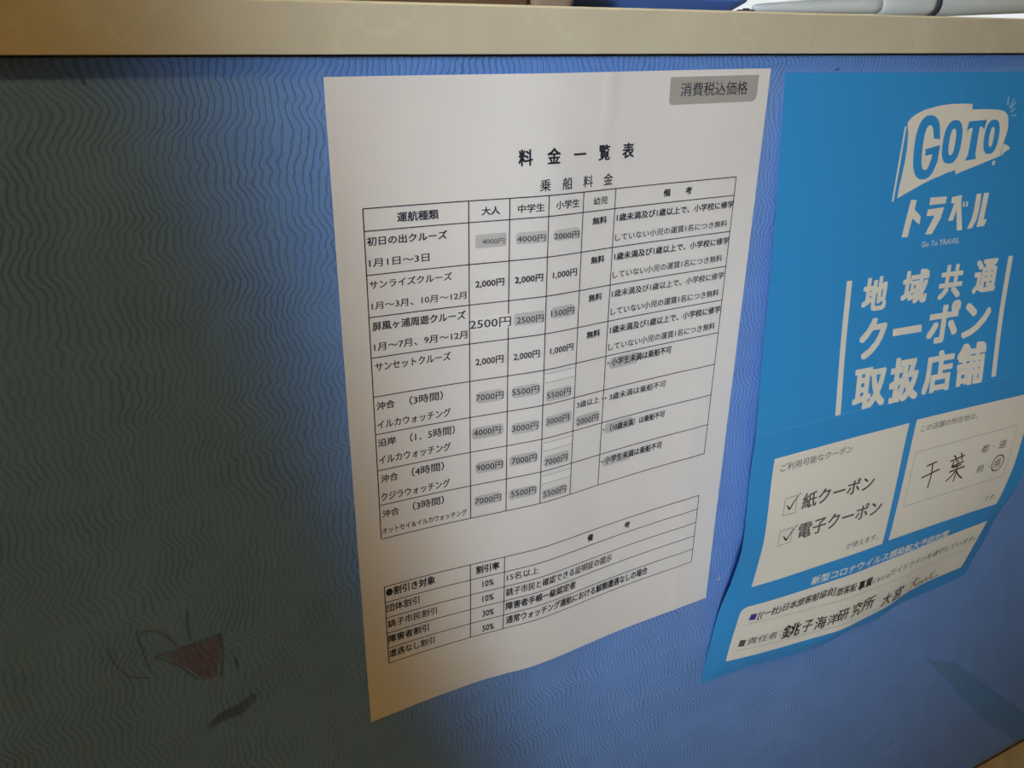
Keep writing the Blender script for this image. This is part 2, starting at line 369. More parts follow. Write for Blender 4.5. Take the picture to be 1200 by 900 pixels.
class Sheet:
    """A sheet of paper in millimetres, u to the right and v down, standing h off the counter front."""
    def __init__(s, ox, oz, ang, h, W, H, us, vs):
        s.o = (ox, oz); s.c, s.s = math.cos(ang), math.sin(ang); s.h = h; s.W, s.H = W, H; s.us, s.vs = us, vs
    def at(s, u, v, off=0.0):
        uc, vc = min(max(u, 0), s.W), min(max(v, 0), s.H)
        x = s.o[0] + (u * s.c - v * s.s) / 1000.0; z = s.o[1] - (u * s.s + v * s.c) / 1000.0
        h = s.h(uc, vc)
        return Vector((x, -(h + off) / 1000.0, z))
    def sheet(s, name, m, parent, thick=0.22, sharp_v=None):
        b = bmesh.new(); nu, nv = len(s.us), len(s.vs)
        F = [[b.verts.new(s.at(u, v)) for u in s.us] for v in s.vs]
        K = [[b.verts.new(s.at(u, v, -thick)) for u in s.us] for v in s.vs]
        for j in range(nv - 1):
            for i in range(nu - 1):
                b.faces.new((F[j][i], F[j + 1][i], F[j + 1][i + 1], F[j][i + 1])).smooth = True
                b.faces.new((K[j][i], K[j][i + 1], K[j + 1][i + 1], K[j + 1][i])).smooth = True
        rim = [(j, 0) for j in range(nv)] + [(nv - 1, i) for i in range(1, nu)] + [(j, nu - 1) for j in range(nv - 2, -1, -1)] + [(0, i) for i in range(nu - 2, 0, -1)]
        for a, c in zip(rim, rim[1:] + rim[:1]):
            f = b.faces.new((F[a[0]][a[1]], K[a[0]][a[1]], K[c[0]][c[1]], F[c[0]][c[1]]))
            for e in f.edges:
                if len(e.link_faces) == 2: e.smooth = False
        if sharp_v is not None:
            j = s.vs.index(sharp_v)
            for g in (F, K):
                for i in range(nu - 1):
                    e = b.edges.get((g[j][i], g[j][i + 1]))
                    if e: e.smooth = False
        return fin(name, b, m, parent)
    def drape(s, name, b2, off, m, parent, step=6.0):
        """lay a flat figure (a bmesh in u, v) on the sheet, cut along the sheet's own grid so that it follows every bend"""
        if b2.verts:
            for k, grid in ((0, s.us), (1, s.vs)):
                lo = min(v.co[k] for v in b2.verts); hi = max(v.co[k] for v in b2.verts)
                for g in grid:
                    if lo + .05 < g < hi - .05:
                        co = [0, 0, 0]; no = [0, 0, 0]; co[k] = g; no[k] = 1
                        bmesh.ops.bisect_plane(b2, geom=b2.verts[:] + b2.edges[:] + b2.faces[:], dist=1e-4, plane_co=co, plane_no=no)
        for v in b2.verts: v.co = s.at(v.co.x, v.co.y, off + v.co.z)
        bmesh.ops.recalc_face_normals(b2, faces=b2.faces)
        b2.normal_update()
        flip = [f for f in b2.faces if f.normal.y > 0]
        if flip: bmesh.ops.reverse_faces(b2, faces=flip)
        return fin(name, b2, m, parent)

# writing: outlines of the letters as flat figures in u, v
_cache = {}
def glyphs(text, bold):
    k = text
    if k not in _cache:
        c = bpy.data.curves.new('letters', 'FONT'); c.body = text; c.size = 1.0; c.resolution_u = 2
        o = bpy.data.objects.new('letters', c); col.objects.link(o)
        dg = bpy.context.evaluated_depsgraph_get(); ev = o.evaluated_get(dg); me = ev.to_mesh()
        vs = [(v.co.x, v.co.y) for v in me.vertices]; fs = [tuple(p.vertices) for p in me.polygons]
        ev.to_mesh_clear(); bpy.data.objects.remove(o); bpy.data.curves.remove(c)
        _cache[k] = (vs, fs)
    return _cache[k]
def write(b, text, u0, u1, vb, hgt, bold=0.0, slope=0.0, shear=0.0, jit=0.0, lift=0.0):
    """letters filling u0..u1 and standing hgt tall on the baseline vb"""
    vs, fs = glyphs(text, bold)
    if not vs: return
    if bold > .0005:                                 # a heavier face: the letters struck a few times, each a hair aside
        d = bold * hgt
        for i, q in enumerate(((-1, 0), (1, 0)) if bold < .008 else ((-1, -.7), (1, -.7), (-1, .7), (1, .7), (0, 0)) if bold < .022 else ((-1, -1), (1, -1), (-1, 1), (1, 1), (0, 0), (-1, 0), (1, 0), (0, 1), (0, -1))):
            write(b, text, u0 + d + q[0] * d, u1 - d + q[0] * d, vb + q[1] * d * .8, hgt, 0, slope, shear, jit, .012 * i)
        return
    x0 = min(p[0] for p in vs); x1 = max(p[0] for p in vs); y0 = min(p[1] for p in vs); y1 = max(p[1] for p in vs)
    sy = hgt / max(y1 - y0, 1e-6)
    out = []
    for x, y in vs:
        k = (x - x0) / (x1 - x0); yy = (y - y0) * sy
        if jit: yy += jit * math.sin(k * 23.0) * .4 + jit * math.sin(k * 57 + 1) * .3
        u = u0 + (u1 - u0) * k + shear * yy
        out.append(b.verts.new((u, vb + slope * (u - u0) - yy, lift)))
    for f in fs:
        try: b.faces.new([out[i] for i in f])
        except ValueError: pass
def bar(b, u0, v0, u1, v1, w, n=None):
    """a ruled line cut into short lengths"""
    L = math.hypot(u1 - u0, v1 - v0); n = n or max(1, int(L / 5)); du, dv = (u1 - u0) / L, (v1 - v0) / L
    A = []
    for k in range(n + 1):
        u, v = u0 + (u1 - u0) * k / n, v0 + (v1 - v0) * k / n
        A.append((b.verts.new((u - dv * w / 2, v + du * w / 2, 0)), b.verts.new((u + dv * w / 2, v - du * w / 2, 0))))
    for p, q in zip(A, A[1:]): b.faces.new((p[0], q[0], q[1], p[1]))
def stroke(b, pts, w, sm=True):
    pts = smooth(pts, 4) if sm and len(pts) > 2 else pts
    L, Rr = seg_poly(pts, w)
    lv = [b.verts.new((x, y, 0)) for x, y in L]; rv = [b.verts.new((x, y, 0)) for x, y in Rr]
    for i in range(len(lv) - 1): b.faces.new((lv[i], lv[i + 1], rv[i + 1], rv[i]))
def poly(b, pts): b.faces.new([b.verts.new((u, v, 0)) for u, v in pts])
def concave(b, pts):
    f = b.faces.new([b.verts.new((u, v, 0)) for u, v in pts]); f.normal_update()
    bmesh.ops.triangulate(b, faces=[f], ngon_method='EAR_CLIP')
def round_rect(u0, v0, u1, v1, r, n=6):
    """r: corner radii top-left, top-right, bottom-right, bottom-left"""
    out = []
    for (cu, cv, rr, a0) in ((u0 + r[0], v0 + r[0], r[0], 180), (u1 - r[1], v0 + r[1], r[1], 270), (u1 - r[2], v1 - r[2], r[2], 0), (u0 + r[3], v1 - r[3], r[3], 90)):
        if rr < 1e-6: out.append((cu, cv)); continue
        for k in range(n + 1):
            a = R(a0 + 90 * k / n); out.append((cu + rr * math.cos(a), cv + rr * math.sin(a)))
    return out
def ring(b, cu, cv, rx, ry, ix, iy, n=36, ex=2.5, a0=0, a1=360, shear=0.0):
    A = []
    for k in range(n + 1):
        a = R(a0 + (a1 - a0) * k / n); c, s = math.cos(a), math.sin(a)
        c2 = math.copysign(abs(c) ** (2 / ex), c); s2 = math.copysign(abs(s) ** (2 / ex), s)
        A.append((b.verts.new((cu + rx * c2 - shear * ry * s2, cv + ry * s2, 0)), b.verts.new((cu + ix * c2 - shear * iy * s2, cv + iy * s2, 0))))
    for p, q in zip(A, A[1:]): b.faces.new((p[0], q[0], q[1], p[1]))

def line_of(sheet, parent, m, off, *a, **k):         # one printed line as a part of its own
    b = bmesh.new(); write(b, *a, **k); return sheet.drape('lettering', b, off, m, parent)

# ------------------------------------------------------------------ the white price list
grid = lambda L, n, extra=(): sorted(set([round(L * k / n, 4) for k in range(n + 1)]) | set(extra))
LIST = Sheet(0.1280, CAM_Z - 0.02671, -0.00533, h_list, 297, 420, grid(297, 74), grid(420, 70))
lst = empty('price_list', tuple(LIST.at(148, 0)), 'white price list sheet with a black table, stuck on the blue counter front', 'notice')
LIST.sheet('paper', M_PAPER, lst)
SL = 0.0045
TU = [16.2, 77.4, 102.5, 127.7, 152.6, 177.2, 277.2]
TV = [66.9, 79.2] + [79.2 + 24.62 * k for k in range(1, 9)]
tl = lambda u, v: v + SL * (u - 16)
b = bmesh.new()
for v in TV: bar(b, TU[0], tl(TU[0], v), TU[-1], tl(TU[-1], v), .62)
for u in TU: bar(b, u, tl(u, TV[0]), u - .6, tl(u, TV[-1]), .68)
LIST.drape('fare_table', b, .10, M_INK, lst)
DU = [15.7, 76.2, 101.2, 276.0]; DV = [313.0 + 12.5 * k for k in range(6)]
b = bmesh.new()
for v in DV: bar(b, DU[0], tl(DU[0], v), DU[-1], tl(DU[-1], v), .62)
for u in DU: bar(b, u, tl(u, DV[0]), u, tl(u, DV[-1]), .68)
LIST.drape('discount_table', b, .10, M_INK, lst)
TEXTS = [
    ('料　金　一　覧　表', 107.6, 189.5, 49.4, 9.0, 1.6),
    ('乗　船　料　金', 121.5, 174.3, 64.8, 7.1, 0.8),
    ('消費税込価格', 223.2, 278.3, 15.1, 8.1, 0.5),
    ('運航種類', 35.2, 59.4, 75.7, 5.4, 1.3),
    ('大人', 85.2, 96.4, 75.9, 4.7, 1.3),
    ('中学生', 107.6, 124.8, 76.2, 4.8, 1.3),
    ('小学生', 132.6, 149.7, 76.0, 5.0, 1.3),
    ('幼児', 160.2, 171.2, 76.2, 4.7, 1.3),
    ('備　　考', 215.7, 239.6, 76.1, 4.7, 2),
    ('初日の出クルーズ', 17.4, 64.2, 87.4, 4.9, 1.3),
    ('1月1日～3日', 17.9, 53.3, 99.4, 4.6, 1),
    ('4000円', 85.4, 99.3, 92.9, 3.4, 0.4),
    ('4000円', 107.2, 125.9, 93.6, 4.1, 0.6),
    ('2000円', 131.7, 150.3, 94.2, 4.2, 0.6),
    ('無料', 160.2, 171.4, 88.3, 4.5, 2),
    ('1歳未満及び1歳以上で、小学校に修学', 179.1, 277.7, 88.2, 4.8, 1.6),
    ('していない小児の運賃1名につき無料', 178.8, 273.6, 100.8, 4.6, 1),
    ('サンライズクルーズ', 17.4, 66.7, 111.8, 4.7, 1.2),
    ('1月～3月、10月～12月', 17.9, 75.4, 124.2, 4.4, 1),
    ('2,000円', 81.1, 99.3, 118.9, 4.7, 1.6),
    ('2,000円', 106.2, 125.0, 119.0, 4.8, 1.6),
    ('1,000円', 131.8, 149.9, 118.8, 4.8, 1.4),
    ('無料', 160.4, 171.2, 113.1, 4.6, 2),
    ('1歳未満及び1歳以上で、小学校に修学', 179.0, 277.0, 113.2, 4.9, 1.6),
    ('していない小児の運賃1名につき無料', 178.6, 272.6, 125.1, 4.8, 1),
    ('屏風ヶ浦周遊クルーズ', 17.6, 74.8, 136.8, 5.4, 1.3),
    ('1月～7月、9月～12月', 18.0, 75.7, 149.1, 4.8, 1.2),
    ('2500円', 77.3, 103.9, 144.2, 6.2, 0.5),
    ('2500円', 107.7, 126.0, 144.5, 4.8, 0.5),
    ('1500円', 131.4, 148.9, 143.1, 4.7, 0.5),
    ('無料', 160.0, 170.9, 137.9, 4.8, 1.6),
    ('1歳未満及び1歳以上で、小学校に修学', 178.9, 276.0, 137.9, 5.0, 1.2),
    ('していない小児の運賃1名につき無料', 178.7, 273.0, 150.1, 5.0, 1.2),
    ('サンセットクルーズ', 18.0, 65.0, 161.7, 5.5, 1.2),
    ('2,000円', 80.9, 99.2, 168.5, 5.1, 1.3),
    ('2,000円', 106.0, 124.0, 168.7, 5.2, 1.3),
    ('1,000円', 131.5, 149.5, 168.6, 5.0, 1.3),
    ('無料', 159.8, 170.9, 162.8, 4.8, 2),
    ('1歳未満及び1歳以上で、小学校に修学', 179.0, 276.3, 163.0, 5.3, 1.4),
    ('していない小児の運賃1名につき無料', 178.5, 272.9, 175.0, 5.2, 1),
    ('沖合', 17.6, 28.8, 186.4, 5.1, 1.4),
    ('（3時間）', 38.0, 59.5, 187.0, 5.9, 1.2),
    ('イルカウォッチング', 17.3, 64.3, 199.0, 5.6, 1),
    ('7000円', 81.0, 99.4, 192.3, 5.0, 0.5),
    ('5500円', 105.2, 124.1, 192.4, 5.0, 0.5),
    ('5500円', 130.0, 148.8, 199.0, 4.9, 0.5),
    ('・小学生未満は乗船不可', 178.6, 234.4, 186.6, 5.5, 1.4),
    ('沿岸', 17.0, 28.5, 210.9, 5.2, 1.3),
    ('（1．5時間）', 37.4, 66.8, 211.9, 6.1, 1),
    ('イルカウォッチング', 17.0, 63.9, 222.9, 5.8, 1),
    ('4000円', 79.2, 97.5, 216.5, 5.1, 0.5),
    ('3000円', 105.5, 124.0, 218.3, 5.2, 0.5),
    ('3000円', 130.2, 148.3, 217.9, 5.0, 0.5),
    ('3歳以上・', 154.4, 176.9, 211.4, 4.9, 1.2),
    ('・3歳未満は乗船不可', 178.0, 232.2, 212.0, 5.2, 1.2),
    ('2000円', 155.0, 173.2, 224.2, 5.2, 0.5),
    ('沖合', 17.5, 28.7, 235.9, 5.4, 1.2),
    ('（4時間）', 37.6, 59.1, 236.2, 6.3, 1.1),
    ('クジラウォッチング', 17.1, 62.8, 248.9, 5.8, 1),
    ('9000円', 80.9, 99.3, 242.2, 5.3, 0.5),
    ('7000円', 105.5, 123.5, 242.1, 5.3, 0.5),
    ('7000円', 130.0, 148.3, 248.2, 5.3, 0.5),
    ('・（10歳未満）は乗船不可', 178.0, 233.7, 236.2, 5.4, 1.3),
    ('沖合', 17.3, 28.3, 260.8, 5.3, 1.2),
    ('（3時間）', 37.4, 58.6, 260.9, 6.2, 1.1),
    ('オットセイ＆イルカウォッチング', 16.7, 74.2, 272.8, 4.5, 1.1),
    ('7000円', 79.8, 98.3, 266.9, 5.2, 0.5),
    ('5500円', 105.4, 123.9, 266.9, 5.3, 0.5),
    ('5500円', 129.5, 148.3, 272.9, 5.4, 0.5),
    ('・小学生未満は乗船不可', 178.1, 233.6, 261.5, 5.7, 1.4),
    ('●割引き対象', 16.6, 51.1, 321.1, 6.5, 1.6),
    ('割引率', 80.3, 97.5, 322.1, 6.2, 1.6),
    ('備', 169.7, 174.8, 322.3, 5.5, 2),
    ('考', 203.7, 209.3, 322.4, 5.3, 2),
    ('団体割引', 16.4, 39.4, 333.7, 6.3, 1.2),
    ('10%', 84.9, 93.4, 334.2, 4.9, 1.4),
    ('15名以上', 103.1, 127.8, 334.3, 6.0, 1),
    ('銚子市民割引', 16.5, 51.6, 346.4, 6.0, 1.2),
    ('10%', 84.9, 93.5, 346.9, 5.1, 1.4),
    ('銚子市民と確認できる証明証の提示', 102.5, 194.0, 347.2, 6.6, 1.2),
    ('障害者割引', 16.3, 45.5, 358.8, 6.1, 1.4),
    ('30%', 85.1, 93.7, 360.1, 5.2, 1.4),
    ('障害者手帳一級認定者', 102.8, 161.1, 359.6, 6.8, 1.3),
    ('遭遇なし割引', 16.2, 49.5, 371.1, 6.2, 1.2),
    ('50%', 85.3, 94.1, 373.5, 5.4, 1.4),
    ('通常ウォッチング運航における鯨類遭遇なしの場合', 103.2, 230.8, 372.2, 7.0, 1.3),
]
BW = 0.017
b = bmesh.new()
for (s, u0, u1, v, h, w) in TEXTS[:2]: write(b, s, u0, u1, v, h, w * BW, SL)
LIST.drape('heading', b, .12, M_INK, lst)
b = bmesh.new()
stick_text = []
for (s, u0, u1, v, h, w) in TEXTS[3:]:
    if s.endswith('000円') and ',' not in s or s.endswith('500円'):
        stick_text.append((s, u0, u1, v, h, w)); continue
    write(b, s, u0, u1, v, h, w * BW, SL)
LIST.drape('lettering', b, .12, M_INK, lst)
# the grey tax label, top right
b = bmesh.new(); poly(b, round_rect(214.6, 3.8, 287.2, 20.1, (1.2, .3, 4, 3)))
lab = LIST.drape('tax_label', b, .12, M_LABEL, lst); lab['label'] = 'grey label with rounded lower corners in the top right corner'
b = bmesh.new(); s, u0, u1, v, h, w = TEXTS[2]; write(b, s, u0, u1, v + .2, h, .006, SL)
LIST.drape('lettering', b, .24, M_INK, lab)
# white slips glued over old prices in the third price column
for (u0, v0, u1, v1) in ((128.3, 181.0, 151.4, 187.2), (128.5, 230.8, 151.4, 236.8), (128.2, 255.8, 151.4, 261.9)):
    b = bmesh.new(); poly(b, [(u0, v0), (u1, v0), (u1, v1), (u0, v1)])
    o = LIST.drape('correction_slip', b, .14, M_SLIP, lst)
    for v in (v0, v1):
        b = bmesh.new(); bar(b, u0, v, u1, v, .35); LIST.drape('slip_edge', b, .17, M_THININK, o)
# grey price stickers, each with its printed price
STICK = [(81.2, 86.8, 100.6, 94.9, 1.5), (106.5, 87.7, 126.8, 94.9, 2), (131.4, 88.2, 150.8, 95.0, 3), (77.9, 137.2, 103.8, 145.6, .4), (106, 137.5, 126.4, 145.6, 1.5), (130.9, 136.8, 149.2, 144.4, 3),
  (80.9, 186, 99.4, 194.0, 3), (104.9, 186.2, 124.9, 194.2, 3), (129.8, 192.8, 149.3, 201.0, 2), (78.0, 210.2, 99.6, 218.5, 2.5), (105.1, 211.9, 125.3, 220.2, 3), (129.5, 211.6, 150.4, 219.5, 2), (154.0, 217.3, 174.3, 225.1, 2),
  (80.2, 235.5, 99.8, 243.8, 3), (104.1, 235.3, 124.4, 243.2, 2.5), (129.4, 240.8, 149.3, 249.2, 2), (79.4, 260.3, 98.4, 268.3, 3), (103.9, 260.9, 124.0, 268.8, 2.5), (128.6, 266.7, 148.8, 274.3, 2)]
for (u0, v0, u1, v1, r), (s, tu0, tu1, v, h, w) in zip(STICK, stick_text):
    b = bmesh.new(); poly(b, round_rect(u0, v0, u1, v1, (r,) * 4))
    o = LIST.drape('price_sticker', b, .20, M_SLIP if r < 1 else M_STICK, lst)
    b = bmesh.new(); write(b, s, tu0, tu1, v, h, w * BW, .035 if r > 1 else .03)
    LIST.drape('lettering', b, .32, M_INK if r < 1 else M_INK, o)
# grey stickers laid under the remarks on age
for (u0, v0, u1, v1) in ((180.2, 180.3, 204.8, 188.7), (179.5, 229.0, 203.6, 237.0), (179.6, 255.6, 204.0, 263.4)):
    b = bmesh.new(); poly(b, round_rect(u0, v0, u1, v1, (3, 2, 2, 3)))
    LIST.drape('remark_sticker', b, .08, M_STICK, lst)

# ------------------------------------------------------------------ the blue coupon poster
POST = Sheet(0.4380, CAM_Z - 0.0280, 0.0075, h_post, 364, 513, grid(364, 74), grid(513, 100, (257.0,)))
pst = empty('coupon_poster', tuple(POST.at(182, 0)), 'blue travel coupon poster with cream panels, folded once across, right of the white sheet', 'poster')
POST.sheet('paper', M_POSTER, pst, .22, 257.0)
b = bmesh.new(); bar(b, .3, 257, 363.7, 257, .45, 90); POST.drape('fold_line', b, .06, M_FOLD, pst)
b = bmesh.new(); bar(b, 181.6, .5, 180.9, 512.5, .30, 120); POST.drape('fold_line', b, .05, M_FOLD, pst)
# pennant with GOTO
b = bmesh.new()
concave(b, [(124.7, 34.9), (129, 31.0), (133.9, 28.7), (141.5, 26.3), (150.0, 24.8), (160, 23.4), (171.1, 22.6), (184, 22.6), (196.3, 22.9), (197.2, 27.2), (207, 27.0), (217.2, 27.2), (231.5, 28.2), (237, 29.2), (239.9, 30.9), (242.4, 33), (243.6, 36.4), (244.6, 42.8), (243.4, 47.5), (241.9, 51.4), (240.6, 57), (239.7, 63.3), (231, 65.2), (221.6, 67.3), (212, 69.3), (203.7, 71.1), (195, 73), (186.9, 75.0), (186.0, 71.6), (177, 73), (168.4, 75.1), (158, 77.6), (147.7, 80.6), (135, 84.9), (122.7, 89.1), (123.6, 81), (125.1, 73.0), (126.8, 62), (127.4, 52.6), (126.8, 43)])
flag = POST.drape('pennant_logo', b, .10, M_CREAM, pst); flag['label'] = 'cream pennant printed with GOTO'
b = bmesh.new(); poly(b, [(122.3, 37.5), (124.3, 37.0), (119.2, 91.0), (117.1, 91.2)])
POST.drape('pennant_pole', b, .10, M_CREAM, pst)
b = bmesh.new(); concave(b, [(241.8, 54.1), (247.2, 55.3), (251.4, 58.4), (247.5, 59.4), (244.2, 61.0), (240.5, 63.6), (240.9, 58)])
POST.drape('pennant_tail', b, .10, M_CREAM, pst)
b = bmesh.new(); concave(b, [(230.5, 67.2), (234.4, 66.6), (234.0, 69.2), (232.6, 70.6), (230.6, 69.8)])
POST.drape('pennant_tail', b, .10, M_CREAM, pst)
for q in (((239.5, 18.4), (239.8, 24.8)), ((249.9, 22.6), (244.1, 27.7)), ((247.4, 19.9), (243.0, 26.4)), ((250.1, 27.4), (245.6, 29.9)), ((253.0, 32.2), (247.2, 33.2))): b = bmesh.new(); stroke(b, list(q), .7, False); POST.drape('pennant_ray', b, .10, M_CREAM, pst)
b = bmesh.new()
# G
N = 30; outer = []; inner = []
for k in range(N + 1):
    a = R(-38 - (322 - 46) * k / N)                      # from upper right over the top, down the left side, to lower right
    c, s = math.cos(a), math.sin(a); f = lambda q: math.copysign(abs(q) ** .8, q)
    outer.append((149.3 + 14.3 * f(c), 53.3 + 23.2 * f(s))); inner.append((150.1 + 5.6 * f(c), 53.5 + 16.2 * f(s)))
for k in range(N): poly(b, [outer[k], outer[k + 1], inner[k + 1], inner[k]])
poly(b, [outer[0], (163.4, 47.8), (156.3, 47.0), inner[0]])
poly(b, [(148.0, 54.4), (164.4, 52.0), (164.0, 57.2), (148.6, 59.4)])
poly(b, [(157.0, 55.0), (164.2, 54.0), (163.6, 64.0), outer[N], inner[N], (156.0, 62)])
ring(b, 177.9, 50.3, 10.9, 16.0, 3.6, 9.8, shear=.05)
concave(b, [(194.9, 35.8), (216.4, 35.0), (214.6, 42.2), (211.4, 40.0), (208.6, 40.0), (207.6, 60.5), (209.4, 64.2), (195.6, 65.0), (198.6, 61.0), (200.4, 40.6), (197.2, 40.8), (193.4, 43.2)])
ring(b, 225.0, 48.2, 9.2, 13.0, 2.9, 7.6, shear=.05)
POST.drape('lettering', b, .22, M_POSTER, flag)
# katakana under the pennant, coupon heading
b = bmesh.new()
concave(b, [(138.6, 91.3), (145.5, 91.5), (144.1, 98.8), (152.4, 104.5), (152.1, 111.0), (143.0, 105.4), (140.2, 119.5), (133.2, 119.2)])
poly(b, [(161.0, 90.9), (180.1, 91.2), (179.9, 96.6), (160.9, 96.7)])
concave(b, [(159.8, 99.9), (178.7, 99.4), (176.4, 107.7), (168.2, 119.6), (160.4, 119.0), (168.4, 105.2), (159.0, 105.0)])
concave(b, [(186.5, 92.3), (198.2, 91.3), (198.6, 97.3), (204.7, 119.3), (198.1, 119.2), (194.0, 102.1), (191.6, 110.7), (185.6, 110.7), (190.3, 97.2), (186.3, 97.0)])
poly(b, [(201.0, 97.0), (202.9, 96.7), (203.4, 100.8), (201.4, 100.9)]); poly(b, [(205.2, 96.8), (207.4, 96.7), (207.1, 101.1), (204.9, 101.0)])
concave(b, [(216.5, 91.8), (222.4, 91.7), (222.6, 103), (221.3, 112), (216.8, 118.8), (210.5, 119.0), (214.6, 111.5), (216.0, 103)])
concave(b, [(225.6, 91.6), (232.2, 91.6), (230.2, 113.1), (234.4, 112.7), (232.2, 118.4), (222.4, 118.6), (224.6, 104)])
write(b, 'Go To TRAVEL', 157.9, 203.6, 129.2, 4.4, .004, .01)
BOX = dict(地=(98.2, 126.2, 173.6, 148.0), 域=(142.6, 173.6, 173.6, 147.4), 共=(187.0, 215.8, 174.4, 147.6), 通=(230.4, 260.4, 174.4, 147.4),
           ク=(101.4, 131.5, 212.6, 181.4), ポ=(180.5, 219.2, 211.6, 178.4), ン=(224.8, 260.2, 212.4, 183.6),
           取=(100.8, 138.4, 255.2, 222.4), 扱=(142.2, 178.4, 256.6, 220.0), 店=(183.2, 219.9, 255.6, 220.8), 舗=(223.6, 260.4, 255.2, 219.6))
for ch, (u0, u1, v0, v1) in BOX.items(): write(b, ch, u0, u1, v0, v0 - v1, .042, .02)
poly(b, [(138.9, 193.2), (172.9, 193.6), (173.8, 200.0), (139.6, 199.2)])
hd = POST.drape('heading', b, .10, M_CREAM, pst); hd['label'] = 'cream lettering of the heading'
for q in ([(78.8, 147.2), (84.6, 147.4), (89.0, 256.4), (83.2, 256.4)], [(271.8, 146.9), (277.9, 147.2), (277.6, 254.2), (271.6, 254.0)]):
    b = bmesh.new(); poly(b, q); POST.drape('divider_bar', b, .10, M_CREAM, pst)
# cream panels of the lower half
def panel(pts, label):
    b = bmesh.new(); poly(b, pts); o = POST.drape('coupon_panel', b, .10, M_CREAM, pst); o['label'] = label; return o
p1 = panel([(23.4, 281.6), (176.8, 281.4), (177.0, 403.8), (23.4, 404.2)], 'cream panel with two ticked boxes')
p2 = panel([(185.8, 280.2), (342.4, 280.0), (342.6, 405.0), (184.8, 402.4)], 'cream panel with the handwritten prefecture')
p3 = panel(round_rect(20.5, 427.6, 344, 492.0, (7, 1.5, 2, 2)), 'long cream panel with two handwritten lines')
for a in (('ご利用可能なクーポン', 31.6, 111.6, 295.3, 6.9, .002), ('紙クーポン', 61.8, 146.4, 337.0, 14.6, .020, .012), ('電子クーポン', 62.8, 163.4, 366.2, 15.4, .020, .012), ('が使えます。', 128.2, 168.0, 395.6, 6.6)):
    line_of(POST, p1, M_BROWNINK, .22, *a)
for (q, ck) in (([(41.4, 321.6), (54.6, 321.4), (55.2, 337.6), (41.0, 336.9)], [(44.0, 327.9), (47.8, 332.9), (52, 326.5), (58.3, 320.0)]), ([(41.2, 351.4), (55.2, 351.9), (55.8, 366.4), (41.2, 366.2)], [(46.0, 357.9), (50.2, 363.2), (54.5, 356.5), (60.6, 350.2)])):
    b = bmesh.new()
    for i in range(4): bar(b, *q[i], *q[(i + 1) % 4], .45, 4)
    o = POST.drape('check_box', b, .22, M_BROWNINK, p1)
    b = bmesh.new(); stroke(b, ck[:2], [1.0, 1.7], False); stroke(b, ck[1:], [1.7, 1.2, .7]); POST.drape('check_mark', b, .30, M_MARKER, p1)
for a in (('この店舗の所在地は、', 194.0, 266.6, 293.8, 6.4), ('都', 285.4, 295.0, 333.4, 8.2, .006), ('道', 309.2, 319.8, 333.5, 8.8, .006), ('府', 285.8, 295.4, 354.6, 8.2, .006), ('県', 309.6, 319.4, 354.3, 9.2, .006), ('です。', 316.5, 333.9, 395.6, 6.4)):
    line_of(POST, p2, M_BROWNINK, .22, *a)
for c in ((301.8, 329.2), (302.7, 350.8)):
    b = bmesh.new(); poly(b, [(c[0] + .8 * math.cos(k), c[1] + .8 * math.sin(k)) for k in (0, 1, 2, 3, 4, 5)]); POST.drape('printed_dot', b, .22, M_BROWNINK, p2)
q = [(194.0, 313.6), (328.8, 312.0), (330.6, 367.8), (193.6, 368.6)]
b = bmesh.new()
for i in range(4): bar(b, *q[i], *q[(i + 1) % 4], .4, 12)
POST.drape('answer_frame', b, .22, M_THININK, p2)
b = bmesh.new()
for s in ([(226.1, 329.3), (213.1, 331.0)], [(209.4, 342.4), (232.0, 338.2)], [(220.6, 330.6), (222.0, 342), (221.2, 355.4)], None, [(244.4, 333.2), (263.2, 330.5)], [(248.0, 327.6), (251.5, 331), (253.5, 335.0)], [(257.2, 326.8), (259.3, 331), (260.3, 335.0)],
          [(247.4, 339.4), (264.0, 336.9)], [(249.7, 333.9), (249.4, 340.2), (261.4, 339.8)], [(255.6, 334), (255.4, 340)], [(246.4, 344.8), (267.0, 342.8)], [(255.7, 340.0), (256.4, 348), (255.6, 357.0)], [(254.8, 345.2), (251, 350), (244.6, 354.0)], [(257.0, 345.8), (261, 351), (267.4, 355.6)]):
    if s is None:
        POST.drape('handwriting', b, .28, M_BROWN, p2); b = bmesh.new(); continue
    stroke(b, s, 1.6)
POST.drape('handwriting', b, .28, M_BROWN, p2)
b = bmesh.new(); ring(b, 314.6, 349.4, 8.6, 9.0, 7.4, 7.7, ex=2.1)
POST.drape('marker_circle', b, .28, M_BROWN, p2)
b = bmesh.new(); write(b, '新型コロナウイルス感染拡大予防対策', 94.4, 281.2, 424.4, 9.0, .022, .018)
POST.drape('guideline_heading', b, .12, M_CREAM, pst)['label'] = 'cream line of lettering above the long panel'
b = bmesh.new(); poly(b, [(32.9, 438.2), (39.4, 438.8), (38.8, 445.9), (32.0, 445.0)]); POST.drape('square_mark', b, .22, M_BLUESQ, p3)['label'] = 'dark blue square mark'
b = bmesh.new(); poly(b, [(29.7, 468.2), (35.8, 469.2), (35.2, 476.8), (29.0, 476.0)]); POST.drape('square_mark', b, .22, M_BROWNINK, p3)['label'] = 'grey square mark'
for q in ((30.6, 449.2, 331.2, 463.6, .35, 60), (28.0, 480.6, 250, 489.6, .35, 50)):
    b = bmesh.new(); bar(b, *q); POST.drape('ruled_line', b, .22, M_THININK, p3)
for a in (('における', 178.6, 202.6, 449.8, 5.0, .012, .02), ('ガイドラインを遵守しています。', 202.6, 338.6, 449.4, 7.8, .004, .018), ('責任者：', 37.6, 73.8, 476.2, 8.4, .006)):
    line_of(POST, p3, M_BROWNINK, .22, *a)
b = bmesh.new()
